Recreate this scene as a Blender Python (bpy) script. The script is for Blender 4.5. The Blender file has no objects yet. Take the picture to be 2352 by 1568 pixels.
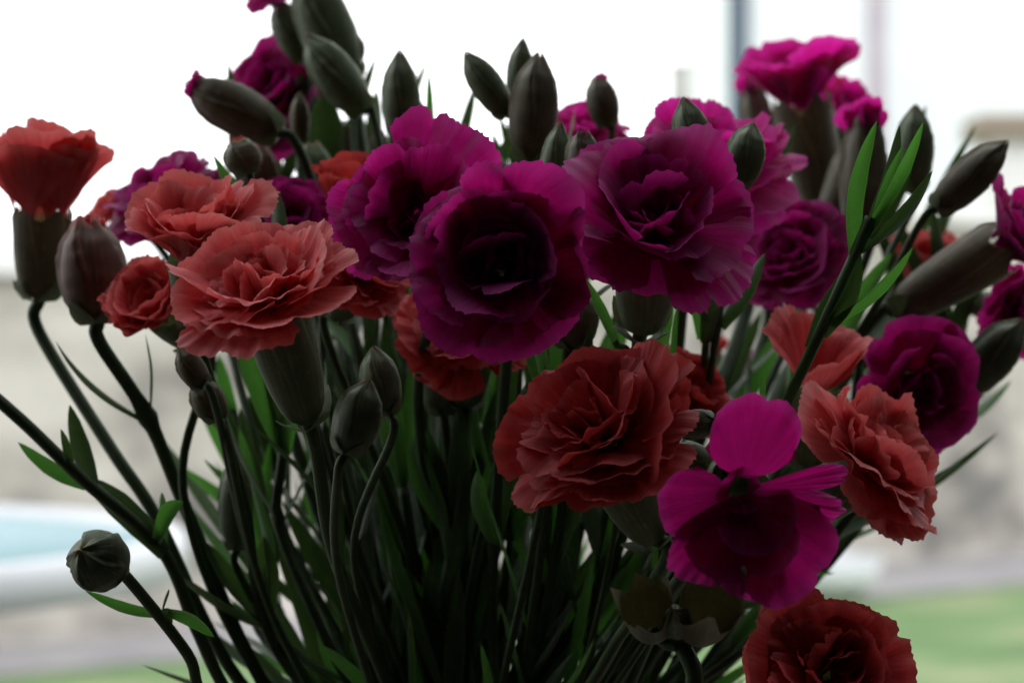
import bpy, math, random
import numpy as np

# ---------------------------------------------------------------- camera, sky, exposure
sc = bpy.context.scene
FOC, LENS, SENS = 0.60, 85.0, 36.0
CAM = np.array((0.0, -FOC, 1.0))
cam_data = bpy.data.cameras.new('camera')
cam = bpy.data.objects.new('camera', cam_data)
sc.collection.objects.link(cam)
cam.location = CAM
cam.rotation_euler = (math.radians(90), 0, 0)
cam_data.lens = LENS
cam_data.sensor_width = SENS
cam_data.clip_start = 0.01
cam_data.clip_end = 500
cam_data.dof.use_dof = True
cam_data.dof.focus_distance = FOC
cam_data.dof.aperture_fstop = 14.0
sc.camera = cam

world = bpy.data.worlds.new('World')
sc.world = world
world.use_nodes = True
bg = world.node_tree.nodes['Background']
bg.inputs['Color'].default_value = (0.97, 0.985, 1.0, 1)
bg.inputs['Strength'].default_value = 2.3

sc.view_settings.view_transform = 'Standard'
sc.view_settings.look = 'None'
sc.view_settings.exposure = 0.0
sc.view_settings.gamma = 1.0
sc.cycles.use_denoising = True
sc.cycles.max_bounces = 8
sc.cycles.transparent_max_bounces = 8
sc.cycles.diffuse_bounces = 5

COL = sc.collection
PI = math.pi


def K(d):                                   # metres per picture unit (picture 2352 wide) at distance d
    return d * SENS / LENS / 2352.0


def P(x, y, d):                             # picture direction + distance -> point
    k = K(d)
    return np.array(((x - 1176) * k, CAM[1] + d, CAM[2] - (y - 784) * k))


def nrm(a):
    a = np.asarray(a, float)
    return a / (np.linalg.norm(a) + 1e-12)


def axis3(a):                               # (right, up, towards camera) -> world
    return nrm((a[0], -a[2], a[1]))


def sst(x):
    x = np.clip(x, 0, 1)
    return x * x * (3 - 2 * x)


# ---------------------------------------------------------------- materials
def new_mat(name):
    m = bpy.data.materials.new(name)
    m.use_nodes = True
    nt = m.node_tree
    nt.nodes.clear()
    out = nt.nodes.new('ShaderNodeOutputMaterial')
    return m, nt, out


def nd(nt, t, **kw):
    n = nt.nodes.new(t)
    for k, v in kw.items():
        if hasattr(n, k) and k not in n.inputs:
            setattr(n, k, v)
        else:
            n.inputs[k].default_value = v
    return n


def ramp(nt, fac, stops):
    r = nt.nodes.new('ShaderNodeValToRGB')
    while len(r.color_ramp.elements) < len(stops):
        r.color_ramp.elements.new(0.5)
    for e, (p, c) in zip(r.color_ramp.elements, stops):
        e.position = p
        e.color = (*c, 1) if len(c) == 3 else c
    nt.links.new(fac, r.inputs['Fac'])
    return r


def mixc(nt, fac, a, b, blend='MIX'):
    m = nt.nodes.new('ShaderNodeMix')
    m.data_type = 'RGBA'
    m.blend_type = blend
    for sock, v in ((m.inputs[0], fac), (m.inputs[6], a), (m.inputs[7], b)):
        if hasattr(v, 'is_linked'):
            nt.links.new(v, sock)
        elif isinstance(v, (int, float)):
            sock.default_value = v
        else:
            sock.default_value = (*v, 1)
    return m.outputs[2]


def petal_material(name, dark, mid, pale, trans, trans_edge, tfac=0.42, vein=0.5):
    m, nt, out = new_mat(name)
    L = nt.links
    uv = nd(nt, 'ShaderNodeUVMap')
    sep = nd(nt, 'ShaderNodeSeparateXYZ')
    L.new(uv.outputs[0], sep.inputs[0])
    info = nd(nt, 'ShaderNodeObjectInfo')
    mp = nd(nt, 'ShaderNodeMapping')
    mp.inputs['Scale'].default_value = (9, 0.9, 1)
    L.new(uv.outputs[0], mp.inputs['Vector'])
    add = nd(nt, 'ShaderNodeVectorMath', operation='ADD')
    L.new(mp.outputs[0], add.inputs[0])
    sc_ = nd(nt, 'ShaderNodeMath', operation='MULTIPLY')
    sc_.inputs[1].default_value = 37.0
    L.new(info.outputs['Random'], sc_.inputs[0])
    L.new(sc_.outputs[0], add.inputs[1])
    streak = nd(nt, 'ShaderNodeTexNoise', Scale=1.6, Detail=5.0, Roughness=0.6)
    L.new(add.outputs[0], streak.inputs['Vector'])
    geo = nd(nt, 'ShaderNodeTexCoord')
    blot = nd(nt, 'ShaderNodeTexNoise', Scale=140.0, Detail=3.0)
    L.new(geo.outputs['Object'], blot.inputs['Vector'])
    base = ramp(nt, streak.outputs['Fac'], [(0.25, dark), (0.55, mid), (0.98, pale)])
    blo = ramp(nt, blot.outputs['Fac'], [(0.3, (0.78, 0.78, 0.78)), (0.7, (1.12, 1.12, 1.12))])
    c1 = mixc(nt, 1.0, base.outputs[0], blo.outputs[0], 'MULTIPLY')
    edge = ramp(nt, sep.outputs['Y'], [(0.0, (0.35,) * 3), (0.25, (0.0,) * 3), (0.86, (0.0,) * 3), (1.0, (0.55,) * 3)])
    c2 = mixc(nt, edge.outputs[0], c1, pale)
    tb = mixc(nt, edge.outputs[0], trans, trans_edge)
    tv = ramp(nt, streak.outputs['Fac'], [(0.3, (0.78, 0.76, 0.76)), (0.7, (1.0, 1.0, 1.0))])
    t2 = mixc(nt, 1.0, tb, tv.outputs[0], 'MULTIPLY')
    bp = nd(nt, 'ShaderNodeBump', Strength=vein, Distance=0.0005)
    fine = nd(nt, 'ShaderNodeTexNoise', Scale=4.5, Detail=3.0)
    L.new(add.outputs[0], fine.inputs['Vector'])
    L.new(fine.outputs['Fac'], bp.inputs['Height'])
    pr = nd(nt, 'ShaderNodeBsdfPrincipled', Roughness=0.62)
    pr.inputs['Specular IOR Level'].default_value = 0.22
    pr.inputs['Sheen Weight'].default_value = 0.12
    pr.inputs['Sheen Roughness'].default_value = 0.4
    L.new(c2, pr.inputs['Base Color'])
    L.new(c2, pr.inputs['Sheen Tint'])
    L.new(bp.outputs[0], pr.inputs['Normal'])
    tr = nd(nt, 'ShaderNodeBsdfTranslucent')
    L.new(t2, tr.inputs['Color'])
    L.new(bp.outputs[0], tr.inputs['Normal'])
    mx = nd(nt, 'ShaderNodeMixShader')
    mx.inputs[0].default_value = tfac
    L.new(pr.outputs[0], mx.inputs[1])
    L.new(tr.outputs[0], mx.inputs[2])
    L.new(mx.outputs[0], out.inputs['Surface'])
    return m


def green_material(name, a, b, pale, trans, tfac, rough=0.5, sepal=False, tipcol=None, leafy=False, sheen=0.12):
    m, nt, out = new_mat(name)
    L = nt.links
    uv = nd(nt, 'ShaderNodeUVMap')
    sep = nd(nt, 'ShaderNodeSeparateXYZ')
    L.new(uv.outputs[0], sep.inputs[0])
    tc = nd(nt, 'ShaderNodeTexCoord')
    mp = nd(nt, 'ShaderNodeMapping')
    mp.inputs['Scale'].default_value = (40 if sepal else 9, 1.2, 1)
    L.new(uv.outputs[0], mp.inputs['Vector'])
    st = nd(nt, 'ShaderNodeTexNoise', Scale=1.5, Detail=4.0)
    L.new(mp.outputs[0], st.inputs['Vector'])
    bl = nd(nt, 'ShaderNodeTexNoise', Scale=210.0, Detail=4.0, Roughness=0.65)
    L.new(tc.outputs['Object'], bl.inputs['Vector'])
    av = nd(nt, 'ShaderNodeMath', operation='MULTIPLY_ADD')
    av.inputs[1].default_value = 0.5
    L.new(st.outputs['Fac'], av.inputs[0])
    hv = nd(nt, 'ShaderNodeMath', operation='MULTIPLY')
    hv.inputs[1].default_value = 0.5
    L.new(bl.outputs['Fac'], hv.inputs[0])
    L.new(hv.outputs[0], av.inputs[2])
    base = ramp(nt, av.outputs[0], [(0.32, a), (0.55, b), (0.75, pale)])
    col = base.outputs[0]
    if sepal:                               # pale dry margins along the five overlapping sepal edges
        mul = nd(nt, 'ShaderNodeMath', operation='MULTIPLY_ADD')
        mul.inputs[1].default_value = 5.0
        tw = nd(nt, 'ShaderNodeMath', operation='MULTIPLY')
        tw.inputs[1].default_value = 0.55
        L.new(sep.outputs['Y'], tw.inputs[0])
        L.new(sep.outputs['X'], mul.inputs[0])
        L.new(tw.outputs[0], mul.inputs[2])
        fr = nd(nt, 'ShaderNodeMath', operation='FRACT')
        L.new(mul.outputs[0], fr.inputs[0])
        seam = ramp(nt, fr.outputs[0], [(0.0, (1, 1, 1)), (0.07, (0, 0, 0)), (0.93, (0, 0, 0)), (1.0, (0.5,) * 3)])
        upper = ramp(nt, sep.outputs['Y'], [(0.3, (0, 0, 0)), (0.75, (0.85,) * 3)])
        sm = mixc(nt, 1.0, seam.outputs[0], upper.outputs[0], 'MULTIPLY')
        col = mixc(nt, sm, col, pale)
        tipm = ramp(nt, sep.outputs['Y'], [(0.9, (0, 0, 0)), (1.0, (0.8,) * 3)])
        col = mixc(nt, tipm.outputs[0], col, tipcol or (0.30, 0.24, 0.13))
    if leafy:
        mg = ramp(nt, sep.outputs['X'], [(0.0, (0.8,) * 3), (0.09, (0, 0, 0)), (0.91, (0, 0, 0)), (1.0, (0.8,) * 3)])  # pale margins put the bright rim highlights into the leaf colour
        col = mixc(nt, mg.outputs[0], col, pale)
    bp = nd(nt, 'ShaderNodeBump', Strength=0.35, Distance=0.0004)
    L.new(av.outputs[0], bp.inputs['Height'])
    pr = nd(nt, 'ShaderNodeBsdfPrincipled', Roughness=rough)
    pr.inputs['Specular IOR Level'].default_value = 0.35
    pr.inputs['Sheen Weight'].default_value = sheen
    pr.inputs['Sheen Tint'].default_value = (0.75, 0.85, 0.75, 1)
    L.new(col, pr.inputs['Base Color'])
    L.new(bp.outputs[0], pr.inputs['Normal'])
    if tfac > 0:
        tr = nd(nt, 'ShaderNodeBsdfTranslucent')
        tr.inputs['Color'].default_value = (*trans, 1)
        mx = nd(nt, 'ShaderNodeMixShader')
        mx.inputs[0].default_value = tfac
        L.new(pr.outputs[0], mx.inputs[1])
        L.new(tr.outputs[0], mx.inputs[2])
        L.new(mx.outputs[0], out.inputs['Surface'])
    else:
        L.new(pr.outputs[0], out.inputs['Surface'])
    return m


def plain_material(name, stops, scale=4.0, rough=0.85, detail=5.0, bump=0.0, stretch=(1, 1, 1), spec=0.3):
    m, nt, out = new_mat(name)
    L = nt.links
    tc = nd(nt, 'ShaderNodeTexCoord')
    mp = nd(nt, 'ShaderNodeMapping')
    mp.inputs['Scale'].default_value = stretch
    L.new(tc.outputs['Object'], mp.inputs['Vector'])
    nz = nd(nt, 'ShaderNodeTexNoise', Scale=scale, Detail=detail, Roughness=0.6)
    L.new(mp.outputs[0], nz.inputs['Vector'])
    r = ramp(nt, nz.outputs['Fac'], stops)
    pr = nd(nt, 'ShaderNodeBsdfPrincipled', Roughness=rough)
    pr.inputs['Specular IOR Level'].default_value = spec
    L.new(r.outputs[0], pr.inputs['Base Color'])
    if bump:
        bp = nd(nt, 'ShaderNodeBump', Strength=bump, Distance=0.02)
        L.new(nz.outputs['Fac'], bp.inputs['Height'])
        L.new(bp.outputs[0], pr.inputs['Normal'])
    L.new(pr.outputs[0], out.inputs['Surface'])
    return m


M = {}
M['purple'] = petal_material('purple_petal', (0.15, 0.004, 0.065), (0.25, 0.009, 0.125), (0.44, 0.05, 0.30),
                             (0.80, 0.010, 0.28), (0.95, 0.07, 0.52), 0.34)
M['pink'] = petal_material('hot_pink_petal', (0.34, 0.008, 0.15), (0.50, 0.015, 0.24), (0.68, 0.08, 0.44),
                           (0.92, 0.015, 0.40), (0.95, 0.08, 0.58), 0.50)
M['coral'] = petal_material('coral_petal', (0.56, 0.066, 0.078), (0.71, 0.118, 0.130), (0.83, 0.32, 0.31),
                            (0.92, 0.125, 0.125), (0.95, 0.33, 0.30), 0.34)
M['red'] = petal_material('red_coral_petal', (0.38, 0.024, 0.031), (0.50, 0.046, 0.056), (0.66, 0.15, 0.155),
                          (0.86, 0.065, 0.062), (0.92, 0.18, 0.16), 0.27)
M['calyx'] = green_material('calyx_green', (0.072, 0.108, 0.056), (0.125, 0.170, 0.092), (0.36, 0.42, 0.29),
                            (0.20, 0.24, 0.07), 0.12, 0.55, sepal=True)
M['calyx_warm'] = green_material('calyx_warm_reflected', (0.085, 0.078, 0.050), (0.14, 0.125, 0.082), (0.36, 0.34, 0.24),  # brownish tone carries warm reflected light in the calyx colour
                                 (0.28, 0.20, 0.08), 0.14, 0.55, sepal=True)
M['calyx_red'] = green_material('calyx_red_striped', (0.085, 0.075, 0.055), (0.17, 0.085, 0.065), (0.36, 0.20, 0.15),
                                (0.4, 0.14, 0.08), 0.12, 0.55, sepal=True, tipcol=(0.5, 0.1, 0.08))
M['calyx_dry'] = green_material('calyx_dry', (0.07, 0.058, 0.03), (0.115, 0.10, 0.052), (0.22, 0.20, 0.10),
                                (0.20, 0.17, 0.05), 0.10, 0.6, sepal=True)
M['stem'] = green_material('stem_green', (0.022, 0.048, 0.016), (0.042, 0.082, 0.028), (0.10, 0.16, 0.060),
                           (0.1, 0.3, 0.05), 0.0, 0.55, sheen=0.0)
M['stem_pale'] = green_material('stem_pale', (0.05, 0.09, 0.035), (0.09, 0.15, 0.06), (0.22, 0.30, 0.14),
                                (0.12, 0.36, 0.05), 0.2, 0.5, sheen=0.05)
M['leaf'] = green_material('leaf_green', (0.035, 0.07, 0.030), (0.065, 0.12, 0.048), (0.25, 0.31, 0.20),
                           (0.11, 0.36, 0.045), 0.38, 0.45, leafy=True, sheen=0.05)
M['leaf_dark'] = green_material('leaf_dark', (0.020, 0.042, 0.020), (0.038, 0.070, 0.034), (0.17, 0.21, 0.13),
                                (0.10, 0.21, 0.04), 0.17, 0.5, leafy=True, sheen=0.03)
M['style'] = plain_material('white_style', [(0.3, (0.7, 0.6, 0.65)), (0.7, (0.85, 0.78, 0.8))], 80)


# ---------------------------------------------------------------- mesh helpers
def grid_faces(nu, nv, closed=False):
    f = []
    w = nu if closed else nu + 1
    for j in range(nv):
        for i in range(nu):
            i2 = (i + 1) % w if closed else i + 1
            f.append((j * w + i, j * w + i2, (j + 1) * w + i2, (j + 1) * w + i))
    return f


def mesh_obj(name, verts, faces, mat, parent=None, uvs=None, smooth=True):
    me = bpy.data.meshes.new(name)
    verts = np.asarray(verts, float)
    if parent is not None:
        off = parent.get('_o')
        if off is not None:
            verts = verts - np.array(off)
    me.from_pydata(verts.tolist(), [], faces)
    if uvs is not None:
        lay = me.uv_layers.new(name='UVMap')
        idx = np.empty(len(me.loops), dtype=np.int32)
        me.loops.foreach_get('vertex_index', idx)
        lay.data.foreach_set('uv', np.asarray(uvs, np.float32)[idx].ravel())
    if smooth:
        me.polygons.foreach_set('use_smooth', np.ones(len(me.polygons), bool))
    me.materials.append(mat)
    me.update()
    o = bpy.data.objects.new(name, me)
    COL.objects.link(o)
    if parent is not None:
        o.parent = parent
    return o


ROOTS = []


def thing(name, loc, label, cat, group=None):
    o = bpy.data.objects.new(name, None)
    COL.objects.link(o)
    o.empty_display_size = 0.01
    o.location = [float(c) for c in loc]
    o['_o'] = [float(c) for c in loc]
    o['label'] = label
    o['category'] = cat
    if group:
        o['group'] = group
    ROOTS.append(o)
    return o


def frame(axis):
    ez = nrm(axis)
    r = np.array((1.0, 0, 0))
    if abs(ez[0]) > 0.93:
        r = np.array((0, 0, -1.0)) * np.sign(ez[0])
    e1 = nrm(r - ez * r.dot(ez))
    return e1, np.cross(ez, e1), ez


def petal(parent, org, axis, L, A, phi, th1, mat, rng, r0, th0=6, ruf=0.06, cup=0.15, curl=0.0,
          nu=32, nv=11, teeth=0.036, bend=0.45, fold=0.0, frill=0.016, roll=0.0, lip=0.0, oval=0.0):
    e1, e2, ez = frame(axis)
    er = e1 * math.cos(phi) + e2 * math.sin(phi)
    et = -e1 * math.sin(phi) + e2 * math.cos(phi)
    u = np.linspace(-1, 1, nu + 1)
    v = np.linspace(0, 1, nv + 1) ** 0.8
    # outline: rounded fan, uneven lobes, fine teeth
    lob = sum(rng.uniform(-1, 1) * np.sin(k * u * 2.2 + rng.uniform(0, 6.3)) for k in (1, 2, 3)) * 0.025
    nt_ = rng.uniform(15, 21)
    ph = (u * nt_ / 2 + 0.35 * np.sin(u * 5 + rng.uniform(0, 6)))
    tooth = (1 - np.abs(((ph * 2) % 2) - 1)) * np.array([rng.uniform(0.3, 1.0) for _ in u])
    notch = -rng.uniform(0.0, 0.10) * np.exp(-((u - rng.uniform(-0.5, 0.5)) / 0.07) ** 2)
    edge = lob + teeth * (tooth - 0.5) + notch - 0.15 * np.abs(u) ** 4 - oval * np.abs(u) ** 2.4
    U, V = np.meshgrid(u, v)
    a = U * A * (0.30 + 0.70 * sst(V / 0.4))
    rr = L * V * (1 + edge[None, :] * sst((V - 0.55) / 0.45))
    s = rr * np.cos(a) ** 0.8
    x = rr * np.sin(a)
    # midline
    n = 60
    t = np.linspace(0, 1.15, n)
    th = np.radians(th0 + (th1 - th0) * sst(t / bend) + curl * np.clip((t - 0.55) / 0.45, 0, 1.3) ** 1.5 + lip * sst((t - 0.74) / 0.26))
    ds = L * (t[1] - t[0])
    Rm = np.concatenate([[0], np.cumsum(np.sin(0.5 * (th[1:] + th[:-1])) * ds)])
    Zm = np.concatenate([[0], np.cumsum(np.cos(0.5 * (th[1:] + th[:-1])) * ds)])
    tt = np.clip(s / L, 0, 1.15)
    R = np.interp(tt, t, Rm)
    Z = np.interp(tt, t, Zm)
    T = np.interp(tt, t, th)
    k1, k2, k3 = rng.uniform(1.5, 3.0), rng.uniform(3.2, 5.5), rng.uniform(6.5, 10)
    p1, p2, p3, p4 = (rng.uniform(0, 6.3) for _ in range(4))
    wav = (0.60 * np.sin(k1 * U + p1 + 1.2 * V) + 0.34 * np.sin(k2 * U + p2) + 0.10 * np.sin(k3 * U + p3 - 2 * V)
           + 0.25 * np.sin(5 * V + p4))
    q1, q2 = rng.uniform(9, 15), rng.uniform(17, 26)
    fr_ = frill * L * V ** 5 * (np.sin(q1 * U + rng.uniform(0, 6)) + .55 * np.sin(q2 * U + rng.uniform(0, 6)))
    off = fr_ + math.tan(roll) * x * V + cup * x * x / L + ruf * L * V ** 1.8 * wav - fold * L * np.abs(U) * V ** 1.3 * 0.4
    N = -np.cos(T)[..., None] * er + np.sin(T)[..., None] * ez
    tw = rng.uniform(-0.28, 0.28) * V * x
    pts = org + (r0 + R)[..., None] * er + Z[..., None] * ez + x[..., None] * et + (off + tw)[..., None] * N
    uvs = np.stack([(U + 1) / 2, V], -1).reshape(-1, 2)
    return mesh_obj('petal', pts.reshape(-1, 3), grid_faces(nu, nv), mat, parent, uvs)


ROWS = {
    'full': [(6, 92, 10, 1.0, 50, .05, .05), (6, 72, 10, .95, 48, .06, .12), (6, 52, 12, .86, 46, .075, .25),
             (5, 32, 12, .74, 42, .09, .4), (5, 13, 10, .60, 40, .11, .5)],
    'dense': [(6, 96, 9, 1.0, 52, .07, .0), (6, 80, 10, .98, 50, .085, .05), (6, 62, 12, .92, 48, .10, .15),
              (5, 46, 14, .84, 46, .11, .3), (5, 28, 12, .74, 42, .13, .4), (4, 10, 9, .62, 40, .14, .45)],
    'loose': [(5, 88, 12, 1.0, 56, .05, .1), (4, 58, 12, .92, 54, .06, .3), (4, 30, 12, .8, 50, .07, .5),
              (4, 12, 6, .62, 46, .09, .8), (3, 3, 4, .5, 44, .09, 1.0)],
    'cup': [(5, 62, 9, 1.0, 52, .05, .25), (5, 44, 9, .95, 50, .06, .35), (5, 30, 9, .86, 48, .07, .45),
            (4, 14, 8, .72, 44, .09, .5)],
    'bowl': [(6, 42, 6, 1.0, 50, .05, .65), (5, 31, 8, .95, 48, .07, .75), (4, 22, 8, .76, 46, .09, .9), (3, 8, 6, .6, 42, .11, 1.0)],
    'saucer': [(7, 80, 6, 1.0, 54, .05, .12), (6, 68, 7, .93, 54, .06, .2), (6, 56, 8, .82, 50, .07, .3), (5, 38, 10, .68, 46, .09, .45),
               (4, 14, 8, .54, 44, .11, .55)],
    'brush': [(5, 25, 7, .96, 36, .06, .9), (5, 17, 7, 1.0, 36, .08, 1.1), (5, 8, 6, .98, 34, .1, 1.2)],
    'tip': [(5, -4, 4, 1.0, 32, .05, .9), (4, -8, 3, 1.05, 28, .06, .9)],
}


INNER = [(5, 40, 14, .78, 44, .11, .45), (5, 24, 12, .66, 40, .13, .55), (4, 9, 8, .54, 38, .15, .6)]


def bloom(root, org, axis, R, kind, mat, rng, rc, hi=True, custom=None, inner=None):
    nu, nv = (60, 14) if hi else (24, 9)
    rows = ROWS[kind] if not custom else (inner or [])
    r_off = 3 if custom else 0
    clo, chi = (-22, 22) if kind == 'brush' else (-38, 38)
    for c in custom or ():
        (ph, th, lf, A, cup, curl), fold, lip = c[:6], (c[6] if len(c) > 6 else 0.0), (c[7] if len(c) > 7 else rng.uniform(-20, 45))
        oval = c[8] if len(c) > 8 else 0.0
        petal(root, org, axis, R * lf, math.radians(A), math.radians(ph), th, mat, rng, rc * 0.3,
              ruf=rng.uniform(.05, .11), cup=cup, curl=curl, nu=nu, nv=nv, fold=fold, lip=lip, oval=oval, teeth=.036 * (1 - 1.6 * oval))
    a0, a1, a2 = (rng.uniform(0, 6.3) for _ in range(3))
    for ri, (n, th, jit, lf, A, ruf, cup) in enumerate(rows):
        for i in range(n):
            ph = a0 + ri * 0.55 + 2 * PI * (i + rng.uniform(-.28, .28)) / n
            petal(root, org, axis, R * lf * rng.uniform(.84, 1.08) * (1 + .07 * math.cos(ph - a1)),
                  math.radians(A * rng.uniform(.8, 1.15)), ph,
                  th + rng.uniform(-jit, jit) * 1.35 + 7 * math.cos(ph - a2), mat, rng,
                  rc * (0.9 - .2 * ri if kind == 'brush' else max(.08, 0.55 - 0.1 * (ri + r_off))),
                  ruf=ruf * rng.uniform(.7, 1.7), cup=cup * rng.uniform(.3, 1.5),
                  curl=rng.uniform(clo, chi), nu=nu, nv=nv, fold=rng.uniform(-.05, .22),
                  roll=rng.uniform(-.3, .3), lip=rng.uniform(-30, 60), frill=rng.uniform(.008, .032))


def calyx(root, base, axis, Lc, rc, mat, rng, flare=1.05, teeth=0.16, curve=0.0):
    """tube of fused sepals with five pointed teeth, bracts at its foot"""
    e1, e2, ez = frame(axis)
    nu, nv = 40, 14
    a = np.arange(nu) / nu * 2 * PI
    v = np.linspace(0, 1, nv + 1)
    prof = np.interp(v, [0, .04, .14, .32, .6, .85, 1.0], [.32, .52, .70, .85, .96, 1.0, flare])
    A, V = np.meshgrid(a, v)
    ph = (5 * A / (2 * PI) + rng.uniform(0, 1)) % 1
    tri = 1 - np.abs(ph * 2 - 1)
    r = rc * prof[:, None] * (1 + 0.018 * np.cos(5 * A) * V + 0.012 * np.sin(2 * A + rng.uniform(0, 6)))
    z = Lc * V * (1 + teeth * (tri - 0.5) * sst((V - .6) / .4))
    r = r * (1 - 0.10 * tri * sst((V - .85) / .15))
    pts = base + (r * np.cos(A))[..., None] * e1 + (r * np.sin(A))[..., None] * e2 + z[..., None] * ez
    uvs = np.stack([A / (2 * PI), V * 0.9], -1).reshape(-1, 2)
    c = mesh_obj('calyx', pts.reshape(-1, 3), grid_faces(nu, nv, True), mat, root, uvs)
    bracts(root, c, base, axis, rc, rng)
    return c


def bracts(root, par, base, axis, rc, rng, n=4, k=0.72):
    e1, e2, ez = frame(axis)
    for i in range(n):
        ph = PI / 4 + i * 2 * PI / n + rng.uniform(-.2, .2)
        er = e1 * math.cos(ph) + e2 * math.sin(ph)
        et = -e1 * math.sin(ph) + e2 * math.cos(ph)
        nu, nv = 6, 6
        u = np.linspace(-1, 1, nu + 1)
        v = np.linspace(0, 1, nv + 1)
        U, V = np.meshgrid(u, v)
        w = rc * 0.62 * k * np.clip(1 - V ** 1.5, 0, 1) ** .8 * (0.95 + 0.3 * V)
        out = rc * np.interp(V, [0, .15, .5, 1], [.40, .60, .84, 1.00 + .12 * rng.random()])
        z = rc * k * (V * 1.05 - 0.12)
        rad = out - 0.30 * (w * U) ** 2 / rc
        pts = base + rad[..., None] * er + (w * U)[..., None] * et + z[..., None] * ez
        o = mesh_obj('bract', pts.reshape(-1, 3), grid_faces(nu, nv), M['calyx'], root,
                     np.stack([(U + 1) / 2 * .2, V], -1).reshape(-1, 2))
        o.parent = par


def bud_body(root, base, tip, rc, mat, rng, name='bud', plump=0.42, openness=0.0, petal_mat=None):
    """closed bud: five overlapping sepals twisting into a pointed tip"""
    axis = nrm(tip - base)
    Lb = float(np.linalg.norm(tip - base))
    e1, e2, ez = frame(axis)
    nu, nv = 50, 22
    a = np.arange(nu) / nu * 2 * PI
    v = np.linspace(0, 1, nv + 1)
    top = 0.05 + openness
    prof = np.interp(v, [0, .03, .10, .22, plump, .62, .78, .90, .97, 1.0],
                     [.22, .45, .70, .90, 1.0, .95, .76 + .2 * openness, .42 + .5 * openness, .17 + openness, top])
    A, V = np.meshgrid(a, v)
    ph0 = rng.uniform(0, 1)
    ph = (5 * A / (2 * PI) + 0.55 * V) % 1
    saw = ph - 0.5
    am = 0.03 + 0.24 * sst((V - .25) / .6)
    r = rc * prof[:, None] * (1 + am * saw + 0.02 * np.sin(2 * A + ph0 * 6))
    z = Lb * (V + 0.03 * (np.cos(2 * PI * ph)) * sst((V - .7) / .3) * V)
    bendv = rng.uniform(-.06, .06) * Lb
    pts = (base + (r * np.cos(A))[..., None] * e1 + (r * np.sin(A))[..., None] * e2 + z[..., None] * ez
           + (bendv * V * V)[..., None] * e1 * 0.6)
    uvs = np.stack([A / (2 * PI), V], -1).reshape(-1, 2)
    c = mesh_obj('calyx', pts.reshape(-1, 3), grid_faces(nu, nv, True), mat, root, uvs)
    bracts(root, c, base, axis, rc * 0.92, rng)
    if petal_mat is not None:
        bloom(root, base + axis * Lb * 0.68, axis, Lb * (0.30 + .22 * openness), 'tip', petal_mat, rng, rc * .5, hi=False)
    return c


def catmull(pts, per=9):
    pts = [np.asarray(p, float) for p in pts]
    pts = [2 * pts[0] - pts[1]] + pts + [2 * pts[-1] - pts[-2]]
    out = []
    for i in range(1, len(pts) - 2):
        p0, p1, p2, p3 = pts[i - 1:i + 3]
        for t in np.linspace(0, 1, per, endpoint=False):
            out.append(0.5 * (2 * p1 + (p2 - p0) * t + (2 * p0 - 5 * p1 + 4 * p2 - p3) * t * t
                              + (3 * p1 - p0 - 3 * p2 + p3) * t ** 3))
    out.append(pts[-2])
    return np.array(out)


def tube(name, path, rad, mat, parent, sides=9, nodes=()):
    n = len(path)
    T = np.gradient(path, axis=0)
    T /= np.linalg.norm(T, axis=1)[:, None] + 1e-12
    ref = nrm(np.cross(T[0], (0.3, 1, 0.2)))
    rads = np.full(n, 1.0) * rad
    sl = np.concatenate([[0], np.cumsum(np.linalg.norm(np.diff(path, axis=0), axis=1))])
    for nn in nodes:
        rads = rads * (1 + 0.55 * np.exp(-((sl - nn) / (rad * 1.6)) ** 2))
    V, UV = [], []
    for i in range(n):
        ref = nrm(ref - T[i] * ref.dot(T[i]))
        b = np.cross(T[i], ref)
        for k in range(sides):
            a = 2 * PI * k / sides
            V.append(path[i] + rads[i] * (math.cos(a) * ref + math.sin(a) * b))
            UV.append((k / sides, sl[i] * 30))
    f = grid_faces(sides, n - 1, True)
    f.append(tuple(range(sides))[::-1])
    f.append(tuple(range((n - 1) * sides, n * sides)))
    return mesh_obj(name, V, f, mat, parent, UV)


def leaf(root, base, tip, width, mat, rng, sag=0.1, side=None, chan=0.35, name='leaf', bow=None):
    base, tip = np.asarray(base, float), np.asarray(tip, float)
    d = tip - base
    Ln = np.linalg.norm(d)
    ax = d / (Ln + 1e-12)
    if side is None:
        side = nrm(np.cross(ax, (rng.uniform(-.5, .5), 1, rng.uniform(-.5, .5))))
    else:
        side = nrm(np.asarray(side) - ax * np.dot(side, ax))
    up = np.cross(side, ax)
    if bow is None:
        bow = np.array((0, 0, 1.0))
    nu, nv = 6, 16
    u = np.linspace(-1, 1, nu + 1)
    v = np.linspace(0, 1, nv + 1)
    U, V = np.meshgrid(u, v)
    w = width * 0.5 * np.interp(V, [0, .08, .3, .55, .8, .93, 1], [.62, .7, .95, 1.0, .68, .33, .03])
    mid = base + V[..., None] * d + (sag * Ln * np.sin(PI * V))[..., None] * bow
    wv = 0.02 * Ln * np.sin(V * 7 + rng.uniform(0, 6)) * V
    pts = mid + (w * U)[..., None] * side + (chan * w * U * U + wv * 0.3)[..., None] * up
    # thin body: lower skin a fraction of a millimetre below
    uvs = np.stack([(U + 1) / 2, V], -1).reshape(-1, 2)
    return mesh_obj(name, pts.reshape(-1, 3), grid_faces(nu, nv), mat, root, uvs)


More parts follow.
